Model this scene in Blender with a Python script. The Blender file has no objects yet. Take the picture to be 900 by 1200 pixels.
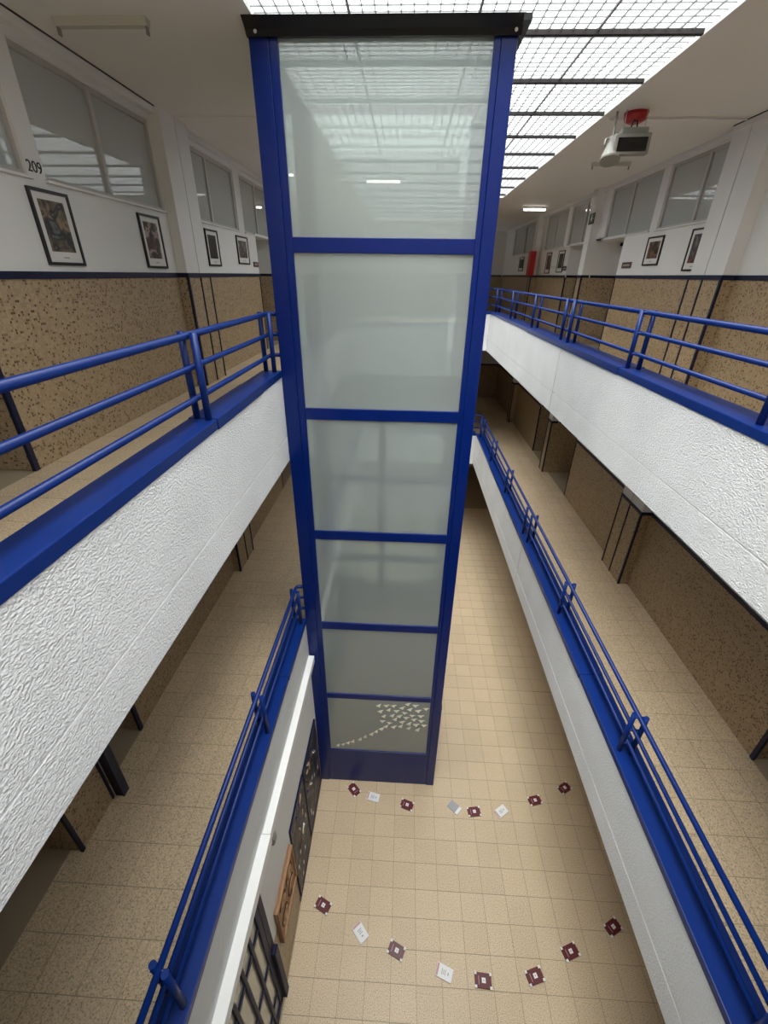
import bpy, math, random
from mathutils import Vector, Matrix
random.seed(7)
scene = bpy.context.scene
C = scene.collection
ZO = 8.453                       # eye height above the ground floor; heights below are given relative to the eye

# ------------------------------------------------------------------ camera
F_PX, PITCH, YAW, ROLL = 508.0, math.radians(28.683), math.radians(-2.394), math.radians(-0.796)
cam = bpy.data.cameras.new('camera'); camo = bpy.data.objects.new('camera', cam); C.objects.link(camo)
cam.sensor_fit = 'VERTICAL'; cam.sensor_height = 24.0; cam.lens = F_PX / 1200 * 24.0
cam.clip_start = 0.02; cam.clip_end = 200
fw = Vector((math.sin(YAW)*math.cos(PITCH), math.cos(YAW)*math.cos(PITCH), -math.sin(PITCH)))
rt = Vector((math.cos(YAW), -math.sin(YAW), 0)); dn = fw.cross(rt)
r2 = math.cos(ROLL)*rt + math.sin(ROLL)*dn; d2 = -math.sin(ROLL)*rt + math.cos(ROLL)*dn
M4 = Matrix((( r2.x, -d2.x, -fw.x, 0), (r2.y, -d2.y, -fw.y, 0), (r2.z, -d2.z, -fw.z, ZO), (0, 0, 0, 1)))
camo.matrix_world = M4
scene.camera = camo
# ------------------------------------------------------------------ sky (overcast) and exposure
world = bpy.data.worlds.new('overcast_sky'); scene.world = world; world.use_nodes = True
wn = world.node_tree; wn.nodes.clear()
wo = wn.nodes.new('ShaderNodeOutputWorld'); wb = wn.nodes.new('ShaderNodeBackground')
tc = wn.nodes.new('ShaderNodeTexCoord'); sx = wn.nodes.new('ShaderNodeSeparateXYZ')
mx = wn.nodes.new('ShaderNodeMath'); mx.operation = 'MAXIMUM'; mx.inputs[1].default_value = 0.0
ml = wn.nodes.new('ShaderNodeMath'); ml.operation = 'MULTIPLY_ADD'; ml.inputs[1].default_value = 2/3; ml.inputs[2].default_value = 1/3
ms = wn.nodes.new('ShaderNodeMath'); ms.operation = 'MULTIPLY'; ms.inputs[1].default_value = 2.5
wb.inputs['Color'].default_value = (0.97, 0.99, 1.0, 1)
wn.links.new(tc.outputs['Generated'], sx.inputs[0]); wn.links.new(sx.outputs['Z'], mx.inputs[0])
wn.links.new(mx.outputs[0], ml.inputs[0]); wn.links.new(ml.outputs[0], ms.inputs[0]); wn.links.new(ms.outputs[0], wb.inputs['Strength'])
wn.links.new(wb.outputs[0], wo.inputs[0])
sun = bpy.data.lights.new('zenith_fill_sun', 'SUN'); sun.energy = 7.5; sun.angle = math.radians(62); sun.color = (1.0, 0.985, 0.95)  # wide sun lamp added to strengthen the overcast light from overhead
suno = bpy.data.objects.new('zenith_fill_sun', sun); C.objects.link(suno); suno.location = (0, 5, ZO + 6); suno.rotation_euler = (math.radians(15), math.radians(-7), 0)
vs = scene.view_settings
vs.view_transform = 'Standard'; vs.look = 'None'; vs.gamma = 1.0; vs.use_curve_mapping = False
vs.exposure = 0.5
scene.cycles.use_denoising = True
scene.cycles.diffuse_bounces = 7
scene.cycles.max_bounces = 12
scene.cycles.transparent_max_bounces = 12
LAMP = 9.0

# ------------------------------------------------------------------ materials
def new_mat(name):
    m = bpy.data.materials.new(name); m.use_nodes = True
    nt = m.node_tree; b = nt.nodes['Principled BSDF']
    return m, nt, b
def N(nt, typ, **kw):
    n = nt.nodes.new(typ)
    for k, v in kw.items(): setattr(n, k, v)
    return n
def L(nt, a, b): nt.links.new(a, b)
def math_node(nt, op, a, b=None):
    n = N(nt, 'ShaderNodeMath', operation=op)
    for i, v in enumerate((a, b)):
        if v is None: continue
        if isinstance(v, (int, float)): n.inputs[i].default_value = v
        else: L(nt, v, n.inputs[i])
    return n.outputs[0]
def plain(name, col, rough=0.5, metal=0.0, spec=0.5, var=0.0, scale=20.0, bump=0.0):
    m, nt, b = new_mat(name)
    b.inputs['Roughness'].default_value = rough; b.inputs['Metallic'].default_value = metal
    b.inputs['Specular IOR Level'].default_value = spec
    b.inputs['Base Color'].default_value = (*col, 1)
    if var or bump:
        g = N(nt, 'ShaderNodeNewGeometry'); no = N(nt, 'ShaderNodeTexNoise'); no.inputs['Scale'].default_value = scale; no.inputs['Detail'].default_value = 4
        L(nt, g.outputs['Position'], no.inputs['Vector'])
        if var:
            mr = N(nt, 'ShaderNodeMapRange'); mr.inputs['To Min'].default_value = 1-var; mr.inputs['To Max'].default_value = 1+var
            L(nt, no.outputs['Fac'], mr.inputs['Value'])
            mm = N(nt, 'ShaderNodeMix', data_type='RGBA', blend_type='MULTIPLY'); mm.inputs['Factor'].default_value = 1
            mm.inputs['A'].default_value = (*col, 1); L(nt, mr.outputs[0], mm.inputs['B']); L(nt, mm.outputs['Result'], b.inputs['Base Color'])
        if bump:
            bp = N(nt, 'ShaderNodeBump'); bp.inputs['Strength'].default_value = bump; bp.inputs['Distance'].default_value = 0.01
            L(nt, no.outputs['Fac'], bp.inputs['Height']); L(nt, bp.outputs[0], b.inputs['Normal'])
    return m
MT = {}
MT['blue'] = plain('blue_paint', (0.002, 0.022, 0.155), 0.36, spec=0.35, var=0.12, scale=6, bump=0.06)
MT['liftblue'] = plain('lift_blue_paint', (0.001, 0.013, 0.125), 0.28, spec=0.3, var=0.05, scale=3)
MT['band'] = plain('dark_blue_trim', (0.003, 0.006, 0.034), 0.5)
MT['plaster'] = plain('white_plaster', (0.76, 0.76, 0.745), 0.8, var=0.03, scale=2.5)
MT['ceiling'] = plain('ceiling_paint', (0.75, 0.73, 0.705), 0.85, var=0.03, scale=1.5)
MT['trunk'] = plain('white_plastic', (0.80, 0.80, 0.79), 0.45)
MT['fascia'] = plain('smooth_white_render', (0.64, 0.65, 0.65), 0.7, var=0.06, scale=18, bump=0.25)
MT['black'] = plain('black_steel', (0.006, 0.006, 0.006), 0.35, spec=0.35)
MT['bolt'] = plain('bolt_steel', (0.55, 0.55, 0.55), 0.35, metal=0.8)
MT['bar'] = plain('skylight_bar', (0.010, 0.007, 0.007), 0.7)

MT['alu'] = plain('grey_window_frame', (0.48, 0.47, 0.44), 0.5, metal=0.2)
MT['joint'] = plain('dark_joint', (0.05, 0.045, 0.04), 0.9)
MT['grout'] = plain('floor_grout', (0.34, 0.27, 0.185), 0.9)
MT['frame'] = plain('black_picture_frame', (0.012, 0.011, 0.010), 0.35)
MT['mount'] = plain('picture_mount', (0.72, 0.71, 0.69), 0.6)
MT['burgundy'] = plain('burgundy_cover', (0.115, 0.009, 0.014), 0.45)
MT['plum'] = plain('plum_cover', (0.125, 0.030, 0.036), 0.4)
MT['paper'] = plain('paper_white', (0.83, 0.83, 0.84), 0.55)
MT['pages'] = plain('page_edges', (0.42, 0.38, 0.33), 0.8)
MT['pink'] = plain('pink_print', (0.62, 0.36, 0.38), 0.6)
MT['greyprint'] = plain('grey_print', (0.33, 0.34, 0.36), 0.6)
MT['silver'] = plain('silver_cover', (0.36, 0.375, 0.40), 0.35)
MT['red'] = plain('red_enamel', (0.42, 0.012, 0.014), 0.4)
MT['device'] = plain('grey_device_plastic', (0.25, 0.25, 0.225), 0.5)
MT['channel'] = plain('aged_white_metal', (0.50, 0.49, 0.43), 0.6)
MT['screen'] = plain('black_screen', (0.006, 0.006, 0.006), 0.15)
MT['sign'] = plain('brown_sign', (0.10, 0.065, 0.05), 0.5)
MT['exitgreen'] = plain('dark_green_sign', (0.012, 0.030, 0.020), 0.5)
MT['doorblue'] = plain('door_dark_blue', (0.006, 0.009, 0.040), 0.5, spec=0.2)
MT['doorleaf'] = plain('grey_door_leaf', (0.20, 0.20, 0.21), 0.5)
MT['origami'] = plain('cream_paper', (0.86, 0.83, 0.70), 0.7)
MT['cab'] = plain('lift_cab_panel', (0.70, 0.74, 0.72), 0.5)
MT['piston'] = plain('dark_piston_steel', (0.03, 0.03, 0.03), 0.4, metal=0.3)
MT['ink'] = plain('black_ink', (0.02, 0.02, 0.02), 0.6)
MT['kick'] = plain('brown_skirting', (0.085, 0.04, 0.028), 0.5)

def stucco():
    m, nt, b = new_mat('roughcast_white')
    g = N(nt, 'ShaderNodeNewGeometry')
    mp = N(nt, 'ShaderNodeMapping'); mp.inputs['Scale'].default_value = (1, 0.8, 1.25); L(nt, g.outputs['Position'], mp.inputs[0])
    n1 = N(nt, 'ShaderNodeTexNoise'); n1.inputs['Scale'].default_value = 78; n1.inputs['Detail'].default_value = 2; n1.inputs['Distortion'].default_value = 0.3
    L(nt, mp.outputs[0], n1.inputs['Vector'])
    bp = N(nt, 'ShaderNodeBump'); bp.inputs['Strength'].default_value = 0.85; bp.inputs['Distance'].default_value = 0.018
    L(nt, n1.outputs['Fac'], bp.inputs['Height']); L(nt, bp.outputs[0], b.inputs['Normal'])
    n2 = N(nt, 'ShaderNodeTexNoise'); n2.inputs['Scale'].default_value = 1.6; n2.inputs['Detail'].default_value = 5; L(nt, g.outputs['Position'], n2.inputs['Vector'])
    cr = N(nt, 'ShaderNodeValToRGB'); cr.color_ramp.elements[0].position = 0.3; cr.color_ramp.elements[1].position = 0.65
    cr.color_ramp.elements[0].color = (0.77, 0.78, 0.79, 1); cr.color_ramp.elements[1].color = (0.84, 0.85, 0.86, 1)
    L(nt, n2.outputs['Fac'], cr.inputs[0]); L(nt, cr.outputs[0], b.inputs['Base Color'])
    b.inputs['Roughness'].default_value = 0.75
    return m
MT['stucco'] = stucco()

def mosaic():
    m, nt, b = new_mat('tan_glass_mosaic')
    g = N(nt, 'ShaderNodeNewGeometry')
    s = N(nt, 'ShaderNodeVectorMath', operation='SCALE'); s.inputs['Scale'].default_value = 1/0.0205; L(nt, g.outputs['Position'], s.inputs[0])
    a = N(nt, 'ShaderNodeVectorMath', operation='ADD'); a.inputs[1].default_value = (0.37, 0.41, 0.0); L(nt, s.outputs[0], a.inputs[0])
    fl = N(nt, 'ShaderNodeVectorMath', operation='FLOOR'); L(nt, a.outputs[0], fl.inputs[0])
    fr = N(nt, 'ShaderNodeVectorMath', operation='FRACTION'); L(nt, a.outputs[0], fr.inputs[0])
    wnz = N(nt, 'ShaderNodeTexWhiteNoise', noise_dimensions='3D'); L(nt, fl.outputs[0], wnz.inputs['Vector'])
    cr = N(nt, 'ShaderNodeValToRGB'); cr.color_ramp.interpolation = 'CONSTANT'
    els = cr.color_ramp.elements
    cols = [(0.0, (0.115, 0.068, 0.030)), (0.09, (0.225, 0.150, 0.078)), (0.16, (0.36, 0.262, 0.150)), (0.5, (0.405, 0.298, 0.175)), (0.78, (0.44, 0.335, 0.205))]
    els[0].position = 0; els[0].color = (*cols[0][1], 1); els[1].position = cols[1][0]; els[1].color = (*cols[1][1], 1)
    for p, c in cols[2:]:
        e = els.new(p); e.color = (*c, 1)
    L(nt, wnz.outputs['Value'], cr.inputs[0])
    sep = N(nt, 'ShaderNodeSeparateXYZ'); L(nt, fr.outputs[0], sep.inputs[0])
    nrm = N(nt, 'ShaderNodeSeparateXYZ'); L(nt, g.outputs['True Normal'], nrm.inputs[0])
    acc = None
    for k in 'XYZ':
        d = math_node(nt, 'ABSOLUTE', math_node(nt, 'SUBTRACT', sep.outputs[k], 0.5))
        ln = math_node(nt, 'GREATER_THAN', d, 0.43)
        w = math_node(nt, 'LESS_THAN', math_node(nt, 'ABSOLUTE', nrm.outputs[k]), 0.5)
        t = math_node(nt, 'MULTIPLY', ln, w)
        acc = t if acc is None else math_node(nt, 'MAXIMUM', acc, t)
    mm = N(nt, 'ShaderNodeMix', data_type='RGBA'); L(nt, acc, mm.inputs['Factor']); L(nt, cr.outputs[0], mm.inputs['A']); mm.inputs['B'].default_value = (0.40, 0.31, 0.205, 1)
    L(nt, mm.outputs['Result'], b.inputs['Base Color'])
    b.inputs['Roughness'].default_value = 0.42
    bp = N(nt, 'ShaderNodeBump', invert=True); bp.inputs['Strength'].default_value = 0.5; bp.inputs['Distance'].default_value = 0.002
    L(nt, acc, bp.inputs['Height']); L(nt, bp.outputs[0], b.inputs['Normal'])
    return m
MT['mosaic'] = mosaic()

def terrazzo(name, base):
    m, nt, b = new_mat(name)
    g = N(nt, 'ShaderNodeNewGeometry'); oi = N(nt, 'ShaderNodeObjectInfo')
    v = N(nt, 'ShaderNodeTexNoise'); v.inputs['Scale'].default_value = 85; v.inputs['Detail'].default_value = 3; L(nt, g.outputs['Position'], v.inputs['Vector'])
    cr = N(nt, 'ShaderNodeValToRGB'); e = cr.color_ramp.elements
    k = lambda f: tuple(min(1, c*f) for c in base) + (1,)
    e[0].position = 0.33; e[0].color = k(0.48); e[1].position = 0.66; e[1].color = k(1.22)
    x = e.new(0.44); x.color = k(0.95); x = e.new(0.55); x.color = k(1.02)
    L(nt, v.outputs['Fac'], cr.inputs[0])
    mr = N(nt, 'ShaderNodeMapRange'); mr.inputs['To Min'].default_value = 0.96; mr.inputs['To Max'].default_value = 1.04; L(nt, oi.outputs['Random'], mr.inputs['Value'])
    st = N(nt, 'ShaderNodeTexNoise'); st.inputs['Scale'].default_value = 0.9; st.inputs['Detail'].default_value = 4; L(nt, g.outputs['Position'], st.inputs['Vector'])
    ms_ = N(nt, 'ShaderNodeMapRange'); ms_.inputs['To Min'].default_value = 0.9; ms_.inputs['To Max'].default_value = 1.1; L(nt, st.outputs['Fac'], ms_.inputs['Value'])
    f = math_node(nt, 'MULTIPLY', mr.outputs[0], ms_.outputs[0])
    mm = N(nt, 'ShaderNodeMix', data_type='RGBA', blend_type='MULTIPLY'); mm.inputs['Factor'].default_value = 1
    L(nt, cr.outputs[0], mm.inputs['A']); L(nt, f, mm.inputs['B']); L(nt, mm.outputs['Result'], b.inputs['Base Color'])
    b.inputs['Roughness'].default_value = 0.38; b.inputs['Specular IOR Level'].default_value = 0.4
    return m
MT['tile'] = terrazzo('beige_terrazzo', (0.64, 0.505, 0.338))

def skylight_glass():
    m = bpy.data.materials.new('skylight_diffuser'); m.use_nodes = True; nt = m.node_tree; nt.nodes.clear()
    o = N(nt, 'ShaderNodeOutputMaterial')
    tr = N(nt, 'ShaderNodeBsdfTransparent'); tr.inputs[0].default_value = (0.96, 0.98, 0.98, 1)
    tl = N(nt, 'ShaderNodeBsdfTranslucent'); tl.inputs[0].default_value = (0.86, 0.88, 0.88, 1)
    g = N(nt, 'ShaderNodeNewGeometry'); no = N(nt, 'ShaderNodeTexNoise'); no.inputs['Scale'].default_value = 9; no.inputs['Detail'].default_value = 3; L(nt, g.outputs['Position'], no.inputs['Vector'])
    mr = N(nt, 'ShaderNodeMapRange'); mr.inputs['From Min'].default_value = 0.3; mr.inputs['From Max'].default_value = 0.7; mr.inputs['To Min'].default_value = 0.18; mr.inputs['To Max'].default_value = 0.34
    L(nt, no.outputs['Fac'], mr.inputs['Value'])
    a = N(nt, 'ShaderNodeMixShader'); L(nt, mr.outputs[0], a.inputs[0]); L(nt, tr.outputs[0], a.inputs[1]); L(nt, tl.outputs[0], a.inputs[2])
    L(nt, a.outputs[0], o.inputs[0])
    return m
MT['skylight'] = skylight_glass()
def rib_plastic():
    m = bpy.data.materials.new('diffuser_rib'); m.use_nodes = True; nt = m.node_tree; nt.nodes.clear()
    o = N(nt, 'ShaderNodeOutputMaterial'); d = N(nt, 'ShaderNodeBsdfTranslucent'); d.inputs[0].default_value = (0.3, 0.31, 0.32, 1)
    t = N(nt, 'ShaderNodeBsdfDiffuse'); t.inputs[0].default_value = (0.30, 0.31, 0.32, 1)
    a = N(nt, 'ShaderNodeMixShader'); a.inputs[0].default_value = 0.85; L(nt, d.outputs[0], a.inputs[1]); L(nt, t.outputs[0], a.inputs[2]); L(nt, a.outputs[0], o.inputs[0])
    return m
MT['rib'] = rib_plastic()

def lift_glass():
    m = bpy.data.materials.new('opal_lift_glass'); m.use_nodes = True; nt = m.node_tree; nt.nodes.clear()
    o = N(nt, 'ShaderNodeOutputMaterial')
    df = N(nt, 'ShaderNodeBsdfDiffuse'); df.inputs[0].default_value = (0.66, 0.735, 0.715, 1)
    tl = N(nt, 'ShaderNodeBsdfTranslucent'); tl.inputs[0].default_value = (0.78, 0.85, 0.83, 1)
    rf = N(nt, 'ShaderNodeBsdfRefraction'); rf.inputs['Roughness'].default_value = 0.14; rf.inputs['IOR'].default_value = 1.2; rf.inputs[0].default_value = (0.88, 0.94, 0.92, 1)
    b = N(nt, 'ShaderNodeMixShader'); b.inputs[0].default_value = 0.42; L(nt, df.outputs[0], b.inputs[1]); L(nt, tl.outputs[0], b.inputs[2])
    a = N(nt, 'ShaderNodeMixShader'); a.inputs[0].default_value = 0.38; L(nt, b.outputs[0], a.inputs[1]); L(nt, rf.outputs[0], a.inputs[2])
    gl = N(nt, 'ShaderNodeBsdfGlossy'); gl.inputs['Roughness'].default_value = 0.012
    fr = N(nt, 'ShaderNodeFresnel'); fr.inputs['IOR'].default_value = 1.95
    bmix = N(nt, 'ShaderNodeMixShader'); L(nt, fr.outputs[0], bmix.inputs[0]); L(nt, a.outputs[0], bmix.inputs[1]); L(nt, gl.outputs[0], bmix.inputs[2])
    L(nt, bmix.outputs[0], o.inputs[0])
    return m
MT['liftglass'] = lift_glass()
def clear_glass():
    m = bpy.data.materials.new('clear_glass_back'); m.use_nodes = True; nt = m.node_tree; nt.nodes.clear()
    o = N(nt, 'ShaderNodeOutputMaterial'); r = N(nt, 'ShaderNodeBsdfRefraction'); r.inputs['IOR'].default_value = 1.2; r.inputs['Roughness'].default_value = 0.0; r.inputs[0].default_value = (0.95, 0.98, 0.97, 1)
    L(nt, r.outputs[0], o.inputs[0]); return m
MT['clearback'] = clear_glass()

def window_glass():
    m, nt, b = new_mat('grey_classroom_glass')
    b.inputs['Base Color'].default_value = (0.46, 0.485, 0.47, 1); b.inputs['Roughness'].default_value = 0.02
    b.inputs['IOR'].default_value = 1.75
    return m
MT['glass'] = window_glass()
MT['doorglass'] = plain('door_glass', (0.47, 0.45, 0.37), 0.05, spec=0.6)

def emit(name, col, st):
    m = bpy.data.materials.new(name); m.use_nodes = True; nt = m.node_tree; nt.nodes.clear()
    o = N(nt, 'ShaderNodeOutputMaterial'); e = N(nt, 'ShaderNodeEmission'); e.inputs[0].default_value = (*col, 1); e.inputs[1].default_value = st
    L(nt, e.outputs[0], o.inputs[0]); return m
MT['tube'] = emit('lit_tube', (1.0, 0.97, 0.90), LAMP)

def artwork(name, cols, scale, seed, distort=1.0):
    m, nt, b = new_mat(name)
    g = N(nt, 'ShaderNodeNewGeometry'); mp = N(nt, 'ShaderNodeMapping'); mp.inputs['Location'].default_value = (seed*3.1, seed*1.7, seed*0.9); L(nt, g.outputs['Position'], mp.inputs[0])
    no = N(nt, 'ShaderNodeTexNoise'); no.inputs['Scale'].default_value = scale; no.inputs['Detail'].default_value = 3; no.inputs['Distortion'].default_value = distort; L(nt, mp.outputs[0], no.inputs['Vector'])
    cr = N(nt, 'ShaderNodeValToRGB'); e = cr.color_ramp.elements
    n = len(cols)
    e[0].position = 0.32; e[0].color = (*cols[0], 1); e[1].position = 0.70; e[1].color = (*cols[-1], 1)
    for i in range(1, n-1):
        x = e.new(0.32 + 0.38*i/(n-1)); x.color = (*cols[i], 1)
    L(nt, no.outputs['Fac'], cr.inputs[0]); L(nt, cr.outputs[0], b.inputs['Base Color']); b.inputs['Roughness'].default_value = 0.45; b.inputs['Specular IOR Level'].default_value = 0.25
    return m
def wood():
    m, nt, b = new_mat('carved_wood')
    g = N(nt, 'ShaderNodeNewGeometry'); w = N(nt, 'ShaderNodeTexWave'); w.inputs['Scale'].default_value = 6; w.inputs['Distortion'].default_value = 6; w.inputs['Detail'].default_value = 3; L(nt, g.outputs['Position'], w.inputs['Vector'])
    cr = N(nt, 'ShaderNodeValToRGB'); cr.color_ramp.elements[0].color = (0.24, 0.115, 0.052, 1); cr.color_ramp.elements[1].color = (0.38, 0.205, 0.10, 1)
    L(nt, w.outputs['Fac'], cr.inputs[0]); L(nt, cr.outputs[0], b.inputs['Base Color']); b.inputs['Roughness'].default_value = 0.5
    return m
MT['wood'] = wood()
MT['woodlight'] = plain('pale_carving', (0.46, 0.30, 0.17), 0.5, var=0.15, scale=30)
MT['wooddark'] = plain('dark_carving', (0.085, 0.042, 0.02), 0.6)

# ------------------------------------------------------------------ mesh helpers
class MB:
    def __init__(s): s.v = []; s.f = []; s.sm = []
    def add(s, vs, fs, smooth=False):
        k = len(s.v); s.v += [Vector((x, y, z + ZO)) for x, y, z in vs]; s.f += [tuple(i+k for i in f) for f in fs]; s.sm += [smooth]*len(fs); return s
    def box(s, x0, x1, y0, y1, z0, z1):
        x0, x1 = min(x0, x1), max(x0, x1); y0, y1 = min(y0, y1), max(y0, y1); z0, z1 = min(z0, z1), max(z0, z1)
        return s.add([(x0,y0,z0),(x1,y0,z0),(x1,y1,z0),(x0,y1,z0),(x0,y0,z1),(x1,y0,z1),(x1,y1,z1),(x0,y1,z1)],
                     [(3,2,1,0),(4,5,6,7),(0,1,5,4),(1,2,6,5),(2,3,7,6),(3,0,4,7)])
    def prism(s, prof, x0, x1):       # profile in (y, z), extruded along x
        n = len(prof)
        return s.add([(x0,y,z) for y,z in prof]+[(x1,y,z) for y,z in prof],
                     [tuple(range(n-1,-1,-1)), tuple(range(n,2*n))]+[(i,(i+1)%n,n+(i+1)%n,n+i) for i in range(n)])
    def tube(s, pts, r, n=12, cap=True):
        pts = [Vector(p) for p in pts]; rings = []
        up = None
        for i, p in enumerate(pts):
            t = (pts[min(i+1, len(pts)-1)] - pts[max(i-1, 0)]).normalized()
            if up is None:
                up = Vector((0,0,1)) if abs(t.z) < 0.9 else Vector((1,0,0))
            a = t.cross(up).normalized(); b = a.cross(t).normalized(); up = b
            rings.append([p + r*(math.cos(2*math.pi*k/n)*a + math.sin(2*math.pi*k/n)*b) for k in range(n)])
        vs = [tuple(q) for R_ in rings for q in R_]; fs = []
        for i in range(len(pts)-1):
            for k in range(n): fs.append((i*n+k, i*n+(k+1)%n, (i+1)*n+(k+1)%n, (i+1)*n+k))
        s.add(vs, fs, True)
        if cap:
            k = len(s.v) - len(vs)
            s.f.append(tuple(k+j for j in range(n-1,-1,-1))); s.sm.append(False)
            k2 = k + (len(pts)-1)*n
            s.f.append(tuple(k2+j for j in range(n))); s.sm.append(False)
        return s
    def quad(s, a, b, c, d): return s.add([a,b,c,d], [(0,1,2,3)])

def thing(name, loc, label=None, cat=None, group=None, kind=None):
    o = bpy.data.objects.new(name, None); C.objects.link(o); o.location = (loc[0], loc[1], loc[2]+ZO)
    o.empty_display_size = 0.1
    tag(o, label, cat, group, kind); return o
def tag(o, label=None, cat=None, group=None, kind=None):
    if label: o['label'] = label
    if cat: o['category'] = cat
    if group: o['group'] = group
    if kind: o['kind'] = kind
    return o
def wloc(o):
    v = Vector(o.location)
    while o.parent: o = o.parent; v += o.location
    return v
def build(mb, name, mat, parent=None, bevel=0.0, seg=2):
    xs = [v.x for v in mb.v]; ys = [v.y for v in mb.v]; zs = [v.z for v in mb.v]
    org = Vector(((min(xs)+max(xs))/2, (min(ys)+max(ys))/2, min(zs)))
    me = bpy.data.meshes.new(name); me.from_pydata([v-org for v in mb.v], [], mb.f)
    for p, s_ in zip(me.polygons, mb.sm): p.use_smooth = s_
    me.update()
    me.materials.append(MT[mat] if isinstance(mat, str) else mat)
    o = bpy.data.objects.new(name, me); C.objects.link(o)
    if parent: o.parent = parent; o.location = org - wloc(parent)
    else: o.location = org
    if bevel:
        bv = o.modifiers.new('bevel', 'BEVEL'); bv.width = bevel; bv.segments = seg; bv.limit_method = 'ANGLE'
    return o
def link_copy(me, name, loc, parent, rot=None, mat=None):
    o = bpy.data.objects.new(name, me); C.objects.link(o); o.parent = parent
    o.location = Vector((loc[0], loc[1], loc[2]+ZO)) - wloc(parent)
    if rot: o.rotation_euler = rot
    return o
def box(*a): return MB().box(*a)

# ------------------------------------------------------------------ levels of the building
SIDES = {
 'right': dict(s=1,  xf=2.326, xcap=2.60, wall=4.24, col=4.07, rail=2.432, dz=0.0),
 'left':  dict(s=-1, xf=-1.326, xcap=-1.525, wall=-3.13, col=-3.0, rail=-1.420, dz=-0.06),
}
LV = {'upper': 0.0, 'middle': -3.5}
FLOOR = -1.453; GROUND = -8.453; CEIL = 1.71
Y0, Y1 = -10.0, 22.4
FAR = 13.3
LAY_WALL = [(-10.0, 0.6), (3.3, 6.6), (7.35, 10.3), (13.55, 16.6), (16.9, 22.4)]
LAY_COL = [(2.0, 2.5), (6.6, 7.35), (11.8, 12.1), (16.6, 16.9)]
LAY_ALC = [(0.6, 2.0), (2.5, 3.3), (10.3, 11.8), (12.1, 13.55)]
WINS = {'left': [(2.35, 4.29, 3.3), (4.49, 6.58, 5.49), (7.5, 9.36, 8.23), (9.67, 11.6, 10.62), (12.5, 13.9, 13.2), (14.2, 16.3, 15.2), (17.3, 20.8, 19.0)],
        'right': [(7.42, 9.10, 8.09), (9.34, 11.4, 10.43), (12.5, 13.9, 12.9), (14.2, 16.2, 15.3), (17.3, 20.8, 19.0)]}

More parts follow.
